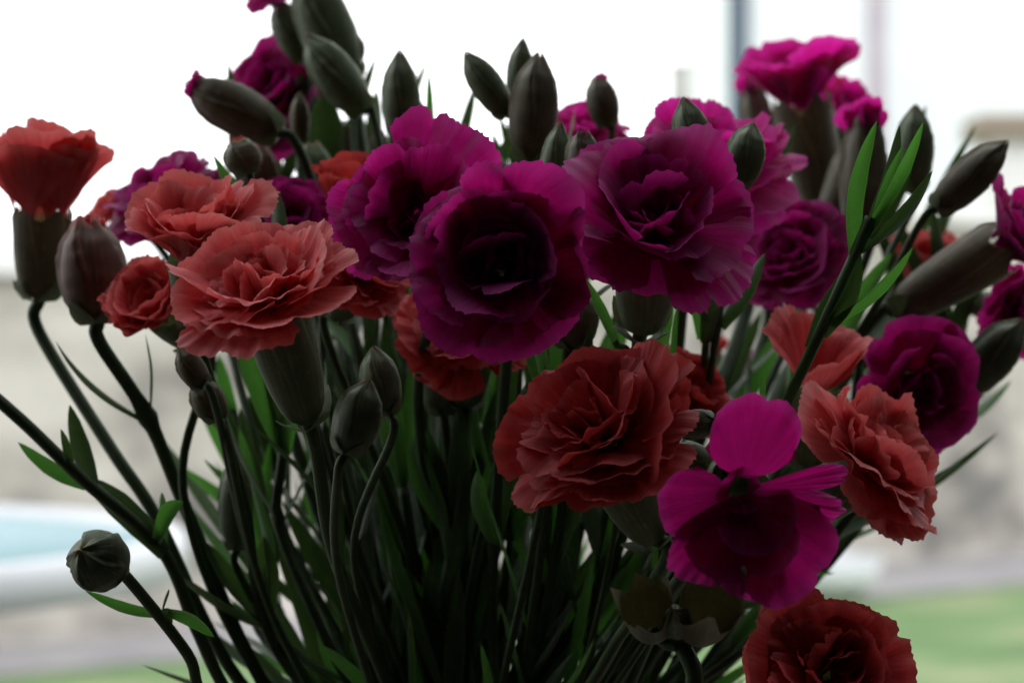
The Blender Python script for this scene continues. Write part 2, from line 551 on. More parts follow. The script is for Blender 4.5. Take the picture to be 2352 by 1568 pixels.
# ---------------------------------------------------------------- the setting
def box(name, lo, hi, mat, parent=None, bev=0.0, kind=None):
    lo, hi = np.minimum(lo, hi), np.maximum(lo, hi)
    v = [(x, y, z) for z in (lo[2], hi[2]) for y in (lo[1], hi[1]) for x in (lo[0], hi[0])]
    f = [(0, 2, 3, 1), (4, 5, 7, 6), (0, 1, 5, 4), (2, 6, 7, 3), (0, 4, 6, 2), (1, 3, 7, 5)]
    o = mesh_obj(name, v, f, mat, parent, smooth=False)
    if bev:
        b = o.modifiers.new('bevel', 'BEVEL')
        b.width = bev
        b.segments = 2
    if kind:
        o['kind'] = kind
    return o


M['lawn'] = plain_material('lawn', [(0.3, (0.07, 0.11, 0.045)), (0.48, (0.125, 0.21, 0.085)), (0.68, (0.27, 0.28, 0.165))], 1.3, 0.95, 6)
M['path'] = plain_material('path', [(0.3, (0.23, 0.22, 0.23)), (0.7, (0.36, 0.345, 0.35))], 3.0)
M['patio'] = plain_material('patio', [(0.3, (0.14, 0.13, 0.12)), (0.7, (0.30, 0.29, 0.29))], 1.6)
M['stone'] = plain_material('garden_wall_stone', [(0.36, (0.17, 0.16, 0.15)), (0.5, (0.40, 0.375, 0.335)), (0.64, (0.56, 0.53, 0.48))], 1.5, 0.9, 3, 0.3, (1, 1, 1.5))
M['coping'] = plain_material('coping', [(0.3, (0.62, 0.61, 0.6)), (0.7, (0.80, 0.79, 0.78))], 3.0)
M['render_white'] = plain_material('white_render', [(0.3, (0.80, 0.83, 0.86)), (0.7, (0.86, 0.88, 0.90))], 0.7)
M['pipe'] = plain_material('blue_grey_pipe', [(0.3, (0.07, 0.10, 0.14)), (0.7, (0.10, 0.13, 0.18))], 3.0, 0.5)
M['mauve'] = plain_material('mauve_pipe', [(0.3, (0.42, 0.36, 0.42)), (0.7, (0.48, 0.42, 0.48))], 3.0, 0.5)
M['post'] = plain_material('concrete', [(0.3, (0.40, 0.39, 0.38)), (0.7, (0.50, 0.49, 0.47))], 6.0)
M['table_white'] = plain_material('white_enamel', [(0.3, (0.55, 0.57, 0.60)), (0.7, (0.62, 0.64, 0.66))], 5.0, 0.35)
M['roof'] = plain_material('brown_roof', [(0.3, (0.20, 0.16, 0.12)), (0.7, (0.30, 0.25, 0.20))], 5.0)
M['room'] = plain_material('room_paint', [(0.3, (0.07, 0.065, 0.065)), (0.7, (0.09, 0.085, 0.085))], 2.0)
M['sill'] = plain_material('sill_paint', [(0.3, (0.09, 0.07, 0.055)), (0.7, (0.13, 0.10, 0.075))], 6.0, 0.5)


def sheet(name, pts, mat, kind='structure'):
    o = mesh_obj(name, pts, [tuple(range(len(pts)))], mat, None, smooth=False)
    if kind:
        o['kind'] = kind
    return o


def ground_pt(x, y, z=0.0):                 # picture direction -> point on the level z
    tz = -(y - 784) / 2352 * SENS / LENS
    d = (z - CAM[2]) / tz
    return P(x, y, d)


sheet('ground', [(-200, 0.5, -0.004), (200, 0.5, -0.004), (200, 300, -0.004), (-200, 300, -0.004)], M['lawn'])
# the grey path in front of the far wall, nearer on the left than on the right
a0, a1 = ground_pt(-200, 1560), ground_pt(2500, 1322)
b0, b1 = ground_pt(-200, 1500), ground_pt(2500, 1250)


def ext(p, q, t):
    return p + (q - p) * t


pa, pb = ext(a0, a1, -1.5), ext(a0, a1, 2.5)
pc, pd = ext(b0, b1, 2.5), ext(b0, b1, -1.5)
sheet('path', [pa, pb, pc, pd], M['path'])
sheet('patio', [(-6, 0.5, 0.004), (0.35, 0.5, 0.004), (0.0, 6.4, 0.004), (-6, 5.4, 0.004)], M['patio'])


# ---------------------------------------------------------------- unseen room shell, added for the backlight; open at window, left and overhead
YW = 0.48
for nm, lo, hi in (
        ('unseen_window_wall_left', (-2.2, YW, 0), (-0.85, YW + .14, 0.60)),
        ('unseen_window_wall_right', (0.85, YW, 0), (2.2, YW + .14, 2.5)),
        ('unseen_window_wall_top', (-0.85, YW, 2.3), (0.85, YW + .14, 2.5)),
        ('unseen_window_wall_bottom', (-0.85, YW, 0), (0.85, YW + .14, 0.60)),
        ('unseen_wall_left', (-2.3, -3.2, 0), (-2.2, 0.05, 2.5)),
        ('unseen_wall_left_low', (-2.3, 0.05, 0), (-2.2, YW + .14, 0.60)),
        ('unseen_wall_right', (2.2, -3.2, 0), (2.3, YW + .14, 2.5)),
        ('unseen_wall_back', (-2.3, -3.3, 0), (2.3, -3.2, 2.5)),
        ('unseen_ceiling', (-2.3, -3.3, 2.5), (2.3, -0.02, 2.6)),
        ('unseen_floor', (-2.3, -3.3, -0.1), (2.3, YW + .14, -0.006))):
    box(nm, np.array(lo, float), np.array(hi, float), M['room'], kind='structure')
box('window_sill', np.array((-0.86, -0.16, 0.595)), np.array((0.86, YW + .02, 0.622)), M['sill'], kind='structure', bev=0.004)

# ---------------------------------------------------------------- vase below the picture, holding the stems
VC = P(1080, 1990, 0.70)
VTOP, VBOT = VC[2] + 0.01, 0.624
vase = thing('vase', (VC[0], VC[1], VBOT), 'round vase holding the stems of the carnation bunch', 'vase')
prof = [(0.0, 0.0), (.052, 0.0), (.060, .02), (.063, .08), (.058, .15), (.055, VTOP - VBOT), (.050, VTOP - VBOT),
        (.053, .15), (.058, .08), (.055, .022), (.0, .010)]
n = 40
vv, ff = [], []
for (r, z) in prof:
    for k in range(n):
        a = 2 * PI * k / n
        vv.append((VC[0] + r * math.cos(a), VC[1] + r * math.sin(a), VBOT + z))
ff = grid_faces(n, len(prof) - 1, True)
mesh_obj('body', vv, ff, plain_material('vase_glaze', [(0.3, (0.30, 0.32, 0.32)), (0.7, (0.36, 0.38, 0.38))], 20, 0.25), vase)


def wall_section(name, p, q, h, label, thick=0.25):
    """low garden wall from p to q (ground points) with a coping on top"""
    d = nrm(q - p)
    nn = np.array((-d[1], d[0], 0))
    t = thing(name, p, label, 'wall')
    def prism(nm, z0, z1, o, mat):
        v = []
        for z in (z0, z1):
            for (pt, s) in ((p, -o), (q, -o), (q, thick + o), (p, thick + o)):
                v.append((pt[0] + nn[0] * s, pt[1] + nn[1] * s, z))
        f = [(3, 2, 1, 0), (4, 5, 6, 7), (0, 1, 5, 4), (1, 2, 6, 5), (2, 3, 7, 6), (3, 0, 4, 7)]
        return mesh_obj(nm, v, f, mat, t, smooth=False)
    prism('masonry', -0.02, h, 0.0, M['stone'])
    prism('coping', h, h + .09, 0.04, M['coping'])
    return t


mid = ext(b0, b1, 0.45)
wall_section('garden_wall', ext(b0, b1, -1.4), mid, 1.22, 'mottled grey stone garden wall behind the round table')
wall_section('garden_wall', mid + (b1 - b0) * 0.002, ext(b0, b1, 2.4), 1.55, 'beige stone garden wall beyond the green lawn')

# neighbour's pale house with two down pipes
dh = 22.0
h0, h1 = P(2880, 0, dh), P(3900, 0, dh)
hx0 = P(1695, 0, dh)[0]
hx1 = P(2020, 0, dh)[0]
house = thing('white_house', (hx0, dh, 0), 'pale white rendered house corner beyond the garden wall', 'house')
box('wall', np.array((hx0, CAM[1] + dh, 0)), np.array((hx1, CAM[1] + dh + 6, 8.0)), M['render_white'], house)
box('wall', np.array((hx1 + .002, CAM[1] + dh + 1.2, 0)), np.array((hx1 + 9, CAM[1] + dh + 5, 8.0)), M['render_white'], house)


def pole(root, name, x, y0, z0, z1, r, mat):
    path = np.array([(x, y0, z) for z in np.linspace(z0, z1, 6)])
    return tube(name, path, r, mat, root, 14)


pole(house, 'down_pipe', P(1697, 0, dh)[0] - .02, CAM[1] + dh - .12, 0, 8.0, 0.10, M['pipe'])
pole(house, 'down_pipe', P(2013, 0, dh)[0], CAM[1] + dh - .10, 0, 8.0, 0.085, M['mauve'])
rf = [(hx0 - .4, CAM[1] + dh - .5, 8.0), (hx1 + 9, CAM[1] + dh - .5, 8.0), (hx1 + 9, CAM[1] + dh + 3, 10.5), (hx0 - .4, CAM[1] + dh + 3, 10.5)]
mesh_obj('roof', rf + [(p[0], p[1], p[2] + .15) for p in rf],
         [(3, 2, 1, 0), (4, 5, 6, 7), (0, 1, 5, 4), (1, 2, 6, 5), (2, 3, 7, 6), (3, 0, 4, 7)], M['roof'], house, smooth=False)

# grey concrete post standing by the wall
dp = 12.0
px = P(1562, 0, dp)
post = thing('concrete_post', (px[0], px[1], 0), 'slim grey concrete post standing beside the white house corner', 'post')
zt = P(0, 145, dp)[2]
box('shaft', np.array((px[0] - .055, px[1] - .055, -0.01)), np.array((px[0] + .055, px[1] + .055, zt - .03)), M['post'], post, bev=.008)
box('cap', np.array((px[0] - .06, px[1] - .06, zt - .03)), np.array((px[0] + .06, px[1] + .06, zt)), M['post'], post, bev=.008)

# shed with a brown roof edge at the far right
ds_ = 15.0
s0 = P(2240, 320, ds_)
shed = thing('garden_shed', (s0[0], s0[1], 0), 'pale shed with brown roof edge showing above the garden wall', 'shed')
box('wall', np.array((s0[0] + .1, s0[1], 0)), np.array((s0[0] + 2.6, s0[1] + .4, s0[2])), M['coping'], shed)
box('roof', np.array((s0[0], s0[1] - .12, s0[2])), np.array((s0[0] + 2.7, s0[1] + .5, s0[2] + .15)), M['roof'], shed, bev=.01)

# round garden table with a pale blue glass top, left
ttop = 0.78
pr_ = ground_pt(425, 1232, ttop)
R_t = 0.62
tcx, tcy = pr_[0] - R_t, pr_[1]
table = thing('round_garden_table', (tcx, tcy, 0.004), 'round garden table with pale blue top, white rim and white legs', 'table')


def lathe(name, prof, c, mat, parent, n=56):
    v = []
    for (r, z) in prof:
        for k in range(n):
            a = 2 * PI * k / n
            v.append((c[0] + r * math.cos(a), c[1] + r * math.sin(a), z))
    f = grid_faces(n, len(prof) - 1, True)
    return mesh_obj(name, v, f, mat, parent)


M['table_blue'] = plain_material('pale_blue_top', [(0.3, (0.24, 0.37, 0.40)), (0.7, (0.29, 0.42, 0.45))], 2.0, 0.6, spec=0.15)
lathe('table_top', [(0.0, ttop - .012), (R_t - .035, ttop - .012), (R_t - .035, ttop - .03), (0, ttop - .03)], (tcx, tcy), M['table_blue'], table)
lathe('rim', [(R_t - .038, ttop - .012), (R_t - .03, ttop), (R_t - .01, ttop), (R_t, ttop - .012), (R_t, ttop - .045), (R_t - .03, ttop - .045), (R_t - .038, ttop - .012)],
      (tcx, tcy), M['table_white'], table)
for k in range(4):
    a = -0.55 + k * PI / 2
    x_, y_ = tcx + .42 * math.cos(a), tcy + .42 * math.sin(a)
    path = catmull([(tcx + .36 * math.cos(a), tcy + .36 * math.sin(a), ttop - .03), (x_, y_, .4), (tcx + .5 * math.cos(a), tcy + .5 * math.sin(a), .006)], 6)
    tube('leg', path, .022, M['table_white'], table, 12)

# white garden bowl lying on the lawn beyond the bunch
gb = ground_pt(1880, 1375, 0.0)
bowl = thing('garden_bowl', (gb[0], gb[1], 0), 'white garden bowl lying on the lawn behind the lowest purple carnation', 'bowl')
lathe('shell', [(0.0, 0.01), (.12, .0), (.2, .06), (.235, .16), (.25, .165), (.215, .06), (.12, .02), (0, .02)], (gb[0], gb[1]), M['table_white'], bowl, 40)

# ---------------------------------------------------------------- the carnations
NECK_R = 0.046


def stem_to_vase(root, base, direc, rng, rad, via=(), leaves=2, leaf_len=0.05, leafmat='leaf_dark', start=0.35, stiff=0.022):
    base = np.asarray(base, float)
    q = (base - VC)
    nx = np.clip(q[0] * 0.22 + rng.uniform(-.010, .010), -NECK_R * .8, NECK_R * .8)
    ny = np.clip(q[1] * 0.20 + rng.uniform(-.014, .014), -NECK_R * .55, NECK_R * .55)
    neck = VC + np.array((nx, ny, 0))
    foot = np.array((VC[0] - nx * .7, VC[1] - ny * .7, VBOT + .025))
    pts = [base, base + nrm(direc) * stiff] + [np.asarray(v_, float) for v_ in via if v_[2] < base[2] - .02 + nrm(direc)[2] * stiff]
    if not via:
        b1 = pts[-1]
        m_ = b1 + (neck - b1) * 0.45
        m_[0] += (b1[0] - neck[0]) * 0.08
        m_[2] += 0.01
        pts.append(m_ + np.array((rng.uniform(-.004, .004), rng.uniform(-.004, .004), 0)))
    pts += [neck, foot]
    path = catmull(pts, 8)
    sl = np.concatenate([[0], np.cumsum(np.linalg.norm(np.diff(path, axis=0), axis=1))])
    vis = sl[np.argmin(np.abs(path[:, 2] - VTOP))]
    nodes = [vis * (start + (0.95 - start) * (i + rng.uniform(.1, .9)) / max(leaves, 1)) for i in range(leaves)]
    tube('stem', path, rad, M['stem'], root, 9, nodes)
    for s_ in nodes:
        p = np.array([np.interp(s_, sl, path[:, k]) for k in range(3)])
        p2 = np.array([np.interp(s_ - .01, sl, path[:, k]) for k in range(3)])
        t = nrm(p2 - p)
        h = nrm((rng.uniform(-1, 1), rng.uniform(-.6, .6), rng.uniform(-.2, .2)))
        h = nrm(h - t * h.dot(t))
        for sgn in (1, -1):
            ln = leaf_len * rng.uniform(.6, 1.25)
            sp = rng.uniform(.22, .6)
            dirv = nrm(t + h * sgn * sp)
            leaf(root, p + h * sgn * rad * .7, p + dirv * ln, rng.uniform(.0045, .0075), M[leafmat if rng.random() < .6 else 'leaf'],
                 rng, sag=rng.uniform(-.05, .10), bow=h * sgn, side=np.cross(dirv, h))
    return path


def carnation(cx, cy, Rpx, d, ax, kind, col, label, seed, rc=0.33, lc=1.05, hi=True, via=(), leaves=1, custom=None, inner=None,
              calmat='calyx', stem_r=None, cat='flower', back=0.30, leaf_len=.045):
    rng = random.Random(seed)
    k = K(d)
    R = Rpx * k
    A = axis3(ax)
    org = P(cx, cy, d) - A * R * back
    rcm = R * rc
    base = org - A * R * lc
    root = thing('carnation', (VC[0], VC[1], VBOT + .025), label, cat, None)
    bloom(root, org - A * R * 0.10, A, R * 1.08, kind, M[col], rng, rcm, hi, custom, inner)
    calyx(root, base, A, R * lc, rcm, M[calmat], rng)
    stem_to_vase(root, base, -A, rng, stem_r or max(.0013, rcm * .22), [P(*w) for w in via], leaves, leaf_len, stiff=.010 if via else .022)
    return root


def bud(bx, by, tx, ty, wpx, d, label, seed, mat='calyx', dz=0.0, via=(), leaves=2, openness=0.0, pm=None, plump=.42, stem_r=None, leaf_len=.04):
    rng = random.Random(seed)
    k = K(d)
    base = P(bx, by, d)
    tip = P(tx, ty, d + dz)
    root = thing('carnation_bud', (VC[0], VC[1], VBOT + .025), label, 'flower bud')
    bud_body(root, base, tip, wpx * .5 * k, M[mat], rng, openness=openness, petal_mat=M[pm] if pm else None, plump=plump)
    stem_to_vase(root, base, base - tip, rng, stem_r or max(.0011, wpx * k * .10), [P(*w) for w in via], leaves, leaf_len, stiff=.006, start=.12)
    return root


# --- open flowers (place, radius, distance, facing right/up/towards)
carnation(1145, 600, 205, .590, (-.08, .16, .95), 'full', 'purple', 'big dark purple carnation facing straight out, lapping over another purple one', 11,
          custom=[(275, 84, 1.14, 62, .12, 14), (222, 80, 1.06, 56, .2, 0), (322, 78, 1.0, 52, .25, -10), (178, 72, 1.05, 58, .3, -15, 0, 50), (20, 62, 1.2, 54, .35, 20, .15, 80),
                  (62, 56, 1.2, 44, .4, 20, .25, 70), (100, 60, 1.0, 54, .35, -20), (142, 66, 1.02, 50, .35, 20), (332, 76, 1.1, 18, .3, 50), 
                  (200, 46, .9, 58, .6, -25, 0, 70), (262, 50, .88, 58, .5, -20, .1, 75), (312, 48, .84, 54, .5, 15, .3, 20), (5, 42, .86, 52, .5, 20), (82, 40, .9, 50, .5, 15)],
          inner=[(4, 30, 14, .72, 46, .12, .5), (4, 14, 10, .6, 42, .14, .6), (3, 4, 8, .5, 40, .15, .6)], via=[(1150, 1000, .66), (1130, 1400, .69)])
carnation(1500, 502, 205, .612, (.03, .66, .72), 'full', 'purple', 'large purple carnation with two green buds pricking up behind its top petals', 12,
          custom=[(316, 100, 1.32, 36, .1, 35, .2), (352, 84, 1.1, 56, .1, -25), (262, 92, .98, 56, .25, 30), (218, 86, 1.08, 46, .25, 25, .15, 70), (178, 74, 1.06, 50, .35, 10, .2, 70),
                  (138, 58, 1.16, 58, .3, 12), (88, 54, 1.22, 56, .3, 15), (45, 56, 1.16, 44, .35, 0, .3), (160, 40, 1.0, 58, .7, -20, 0, 40),
                  (108, 38, .9, 52, .5, 15), (215, 52, .9, 52, .5, -20), (270, 58, .88, 52, .35, 15), (318, 54, .86, 50, .4, -25)],
          inner=[(4, 30, 14, .74, 46, .12, .5), (4, 14, 10, .6, 42, .14, .6), (3, 4, 8, .5, 40, .15, .6)], rc=.40, lc=1.5, via=[(1490, 1000, .66), (1400, 1300, .70)])
carnation(955, 500, 190, .618, (-.22, .28, .90), 'loose', 'purple', 'loose purple carnation with broad folded petals resting over the big coral one', 13,
          custom=[(58, 74, 1.32, 42, .15, -10, .35), (118, 66, .95, 40, .2, 10), (150, 62, .9, 44, .3, 0), (192, 84, 1.08, 40, .15, 10), (225, 72, 1.0, 44, .3, -20),
                  (262, 72, .98, 52, .35, -15), (318, 58, 1.1, 54, .6, -30, 0, 95), (15, 64, .85, 44, .3, 10), (85, 42, 1.0, 40, .4, -20, .5), (205, 40, .9, 46, .5, 10, .4), (280, 34, .75, 46, .6, 0), (140, 30, .8, 40, .5, 0, .3)],
          inner=[(4, 16, 8, .62, 46, .1, .8), (3, 3, 4, .5, 44, .1, 1.0)], back=.12, via=[(960, 900, .68), (1010, 1350, .71)])
carnation(622, 690, 218, .590, (-.20, .82, .52), 'saucer', 'coral', 'widest coral carnation, opened like a saucer above a thick green calyx', 14, rc=.36, lc=1.5, via=[(745, 1080, .615), (770, 1280, .64), (900, 1600, .68)], back=.05)
carnation(440, 512, 190, .640, (-.03, .92, .36), 'bowl', 'coral', 'pale streaked coral carnation cupped upwards beside a dark purple bloom', 15, via=[(480, 760, .66), (560, 1150, .68), (640, 1500, .70)], back=.45, lc=.8)
carnation(345, 700, 130, .665, (-.40, .45, .70), 'bowl', 'coral', 'crumpled small coral carnation hanging below the streaked coral one', 16, back=.35, via=[(330, 900, .69), (420, 1120, .69), (560, 1500, .70)])
carnation(98, 490, 200, .720, (.06, .97, .14), 'brush', 'coral', 'half-opened coral carnation on its own long bare stem', 17, rc=.34, lc=.98, hi=False, back=0, via=[(140, 800, .715), (255, 1030, .71), (360, 1190, .705), (520, 1520, .70)], leaves=0, calmat='calyx_warm')
carnation(385, 440, 145, .750, (-.25, .70, .55), 'dense', 'purple', 'ruffled violet carnation rising behind the streaked coral one', 18, hi=False)
carnation(665, 495, 112, .730, (.0, .45, .80), 'full', 'purple', 'dim purple carnation squeezed between two coral ones', 19, hi=False)
carnation(628, 205, 150, .810, (-.45, .30, .70), 'full', 'purple', 'dark wine-coloured carnation half hidden behind plump green buds', 20, hi=False, rc=.4)
carnation(620, -28, 60, .800, (-.3, .6, .6), 'full', 'pink', 'bright pink carnation cut off by the upper picture border', 21, hi=False)
carnation(1345, 290, 98, .790, (.0, .75, .55), 'full', 'pink', 'hot pink carnation seen small behind a closed green bud', 22, hi=False)
carnation(1625, 350, 200, .715, (.10, .75, .45), 'dense', 'pink', 'bright magenta carnation glowing behind the one with two buds', 23, via=[(1600, 700, .72), (1500, 1200, .73)])
carnation(1830, 190, 165, .830, (-.22, .90, .15), 'bowl', 'pink', 'tall magenta carnation held above a long slanting calyx', 224, hi=False, rc=.42, lc=2.0, calmat='calyx_warm')
carnation(1955, 255, 95, .850, (.55, .45, .45), 'full', 'pink', 'crimson pink carnation hanging behind the tall magenta one', 25, hi=False, rc=.4, calmat='calyx_warm')
carnation(1815, 590, 140, .760, (-.25, .45, .75), 'full', 'purple', 'blurred magenta carnation behind the narrow leafy shoot', 26, hi=False)
carnation(2110, 890, 165, .700, (.30, -.15, .90), 'loose', 'purple', 'wine-dark open carnation beside the ruffled coral one', 27, hi=False, via=[(1900, 1180, .74), (1500, 1480, .72)])
carnation(2335, 545, 135, .720, (.80, .50, .20), 'cup', 'purple', 'dark purple carnation opening from a long slanting calyx', 28, hi=False, rc=.5, lc=2.1, calmat='calyx_warm', via=[(2000, 860, .74), (1600, 1300, .73)])
carnation(2335, 720, 112, .770, (.6, -.2, .7), 'full', 'purple', 'purple carnation hanging under the long slanting calyx', 29, hi=False)
carnation(1700, 1120, 215, .560, (.03, -.10, .95), 'full', 'purple', 'sparse magenta carnation with few wide single petals, low in the bunch', 30,
          custom=[(82, 76, 1.12, 42, .12, -14, -.05, 0, .34), (192, 76, .98, 36, .25, -25, .1, 0, .34), (262, 66, 1.0, 54, .35, 10, 0, 0, .2),
                  (306, 82, 1.32, 40, .3, -15, 0, -20, .28), (236, 84, 1.16, 26, .2, 20, 0, 0, .2), (278, 88, 1.22, 26, .2, 10, 0, 0, .2),
                  (348, 78, 1.12, 13, .4, 25, .1, 40, .2), (12, 78, 1.15, 8, .2, 10, 0, 0, .1), (300, 50, .8, 50, .5, 0, 0, 0, .2)],
          inner=[(3, 22, 8, .34, 46, .1, .6)],
          back=0.0, via=[(1560, 1330, .60), (1400, 1500, .64)], leaves=0)
carnation(1365, 980, 235, .598, (-.36, .66, .62), 'dense', 'red', 'dusky red-coral carnation nodding low among the dark stems', 31, rc=.33, lc=1.42, via=[(1500, 1290, .66), (1350, 1560, .68)])
carnation(2025, 1050, 205, .630, (.62, .50, .42), 'dense', 'coral', 'ruffled coral carnation tilted sideways beside the sparse magenta one', 32, via=[(1900, 1250, .67), (1500, 1500, .69)])
carnation(1910, 1540, 185, .600, (.05, .35, .92), 'full', 'red', 'deep coral carnation lowest of all, over the green lawn', 33, via=[(1750, 1700, .64)], leaves=0)
carnation(1870, 905, 195, .680, (.05, .92, .30), 'cup', 'coral', 'coral carnation with two upright petals crossed by the leafy shoot', 34, custom=[(165, 24, 1.1, 34, .4, -5, .2), (130, 20, .95, 34, .3, 10), (20, 34, .9, 44, .3, 0), (300, 40, .8, 46, .3, -10), (60, 30, .8, 40, .3, 0)], back=0, lc=.9, via=[(1700, 1150, .71), (1450, 1450, .72)])
carnation(2125, 660, 130, .800, (.12, .95, .2), 'brush', 'coral', 'blurred orange carnation behind the long slanting calyx', 35, hi=False, rc=.4, lc=1.2, back=0)
carnation(245, 478, 55, .770, (-.5, .5, .5), 'full', 'coral', 'orange carnation peeping out beside the violet one', 36, hi=False)
carnation(800, 500, 140, .700, (.2, .9, .3), 'brush', 'red', 'orange-red carnation petal standing behind the loose purple one', 37, hi=False, rc=.3, back=0)
carnation(830, 610, 135, .660, (.30, .55, .60), 'full', 'red', 'red carnation wedged between the widest coral and loose purple ones', 38, via=[(850, 900, .68), (960, 1350, .70)])
carnation(1080, 760, 175, .680, (.05, .60, .60), 'full', 'red', 'red carnation tucked underneath the big dark purple one', 39, via=[(1080, 1050, .70), (1070, 1400, .71)])
carnation(1590, 900, 110, .690, (.45, .25, .60), 'full', 'red', 'red carnation half hidden behind the dusky red-coral one', 40, hi=False)
carnation(1800, 1440, 75, .680, (.3, .3, .6), 'cup', 'coral', 'coral carnation barely showing behind the lowest one', 41, hi=False, leaves=0)
carnation(1700, 830, 38, .830, (.1, .8, .3), 'brush', 'pink', 'tiny bright pink bloom far back among the stems', 42, hi=False, rc=.5, lc=2)
carnation(1640, 800, 38, .840, (-.1, .8, .3), 'brush', 'red', 'tiny reddish bloom far back beside the tiny pink one', 43, hi=False, rc=.5, lc=2)

# --- buds (foot, tip, width, distance)
bud(640, 305, 432, 188, 118, .740, 'long plump bud lying almost level, purple point showing', 101, 'calyx_warm', pm='purple', via=[(740, 500, .745), (860, 1000, .73)])
bud(800, 190, 700, -60, 130, .790, 'thick green calyx running off the upper picture border', 102, 'calyx', openness=.3)
bud(700, 140, 640, 0, 85, .800, 'dark bud leaning against the thickest upper calyx', 103, 'calyx')
bud(835, 255, 700, 85, 105, .755, 'bud leaning left in front of the thickest upper calyx', 104, 'calyx', via=[(900, 400, .75), (960, 900, .74)])
bud(812, 150, 820, 78, 50, .790, 'small dark bud at the side of the thickest upper calyx', 105, 'calyx_warm')
bud(930, 345, 912, 120, 92, .730, 'upright green bud standing alone against the sky', 106, 'calyx')
bud(1165, 265, 1070, 122, 74, .710, 'left bud of the three pale-edged buds', 107, 'calyx')
bud(1190, 260, 1198, 90, 62, .735, 'rear bud of the three pale-edged buds', 108, 'calyx')
bud(1215, 370, 1240, 126, 112, .705, 'largest of the three pale-edged buds', 109, 'calyx_warm', openness=.05)
bud(1395, 290, 1375, 178, 76, .780, 'bud with a blunt pink tip behind the hot pink bloom', 110, 'calyx_warm', openness=.25, pm='pink')
bud(1260, 470, 1292, 284, 72, .650, 'yellow-tipped green bud beside one splitting open', 111, 'calyx', via=[(1290, 700, .68), (1250, 1100, .71)])
bud(1345, 440, 1335, 305, 85, .640, 'bud splitting open with crumpled purple petals', 112, 'calyx_warm', openness=.35, pm='purple')
bud(1615, 400, 1566, 228, 90, .645, 'sharp green bud rising straight from behind the large purple carnation', 113, 'calyx', via=[(1630, 560, .68), (1620, 800, .69), (1560, 1150, .71)])
bud(1690, 430, 1735, 286, 92, .650, 'hooked green bud leaning right over a purple petal', 114, 'calyx', via=[(1670, 560, .675), (1640, 800, .69), (1560, 1200, .70)])
bud(2095, 440, 2108, 244, 92, .750, 'broad green bud behind the tips of the leafy shoot', 115, 'calyx')
bud(1985, 560, 1985, 262, 115, .780, 'tall brownish calyx with pink petals just breaking out', 116, 'calyx_warm', openness=.45, pm='pink')
bud(2150, 480, 2316, 332, 92, .700, 'dark pointed bud stretching out to the right on a thin stalk', 117, 'calyx_warm', via=[(2080, 570, .71), (1980, 750, .73), (1650, 1200, .73)])
bud(225, 738, 205, 505, 165, .680, 'fat bud striped red and green about to open', 118, 'calyx_red', openness=.25, pm='coral', via=[(270, 850, .69), (340, 960, .69), (440, 1200, .70), (600, 1560, .70)], leaf_len=.03)
round_bud = bud(262, 1308, 188, 1262, 142, .600, 'round grey-green bud seen end-on at the end of a bent stalk', 119, 'calyx', dz=-.012, via=[(318, 1352, .610), (380, 1410, .617), (430, 1500, .625), (520, 1660, .64)], leaves=0, plump=.5)
rr_ = random.Random(61)
for (b_, t_, w_, mt, sg) in (((378, 1412), (196, 1356), 26, 'leaf', -.06), ((372, 1398), (388, 1352), 22, 'leaf_dark', .15), ((370, 1400), (392, 1446), 34, 'leaf_dark', .25), ((385, 1405), (492, 1462), 30, 'leaf', .08)):
    leaf(round_bud, P(*b_, .617), P(*t_, .617), w_ * K(.617), M[mt], rr_, sag=sg, side=(.4, .3, 1))
bud(795, 1040, 852, 876, 112, .590, 'crisp green bud right beside the thick calyx of the widest coral one', 120, 'calyx', via=[(776, 1095, .595), (765, 1180, .605), (775, 1300, .62), (860, 1600, .66)], leaves=0)
bud(890, 950, 858, 798, 92, .620, 'darker green bud standing behind a crisp one', 121, 'calyx', via=[(882, 1030, .63), (855, 1130, .64), (812, 1270, .65), (910, 1600, .68)], leaves=0)
bud(1640, 965, 1545, 985, 70, .600, 'small stubby bud between the dusky red-coral and sparse magenta blooms', 122, 'calyx', via=[(1690, 1050, .64), (1560, 1350, .68)], leaves=0)
bud(1640, 1080, 1545, 1025, 78, .615, 'pale grey-green bud tucked under a stubby one', 123, 'calyx', via=[(1660, 1200, .64), (1500, 1400, .68)], leaves=0)
bud(468, 890, 412, 800, 66, .640, 'withered brown bud hanging under the widest coral carnation', 124, 'calyx_dry', via=[(510, 1000, .65), (600, 1350, .69)], leaves=0)
bud(500, 965, 456, 868, 82, .650, 'small withered bud below another withered one', 125, 'calyx_dry', via=[(540, 1120, .66), (620, 1400, .69)], leaves=0)
bud(1310, 800, 1330, 660, 115, .650, 'shaded calyx between the two big purple carnations', 126, 'calyx_warm')
bud(1905, 560, 1960, 330, 90, .800, 'long slanting calyx below the tall magenta bloom', 127, 'calyx_warm', openness=.4)
bud(690, 330, 690, 215, 48, .760, 'slender pale bud in front of the wine-coloured bloom', 128, 'calyx_dry')
bud(570, 400, 545, 325, 90, .700, 'shaded bud under the level plump bud', 129, 'calyx_warm', openness=.4, pm='red')
bud(2200, 900, 2352, 740, 110, .730, 'shaded calyx beneath the purple one on the border', 130, 'calyx')
bud(1020, 950, 1010, 800, 110, .70, 'very dark calyx deep under the purple carnations', 131, 'calyx')
bud(545, 1260, 540, 1050, 80, .70, 'dark bud low among the left stems', 132, 'calyx')
bud(1040, 1200, 1050, 995, 40, .76, 'thin young bud with a pink point among the stems', 133, 'calyx', pm='pink')
bud(1480, 860, 1480, 780, 60, .72, 'small bud hidden below the large purple calyx', 134, 'calyx')

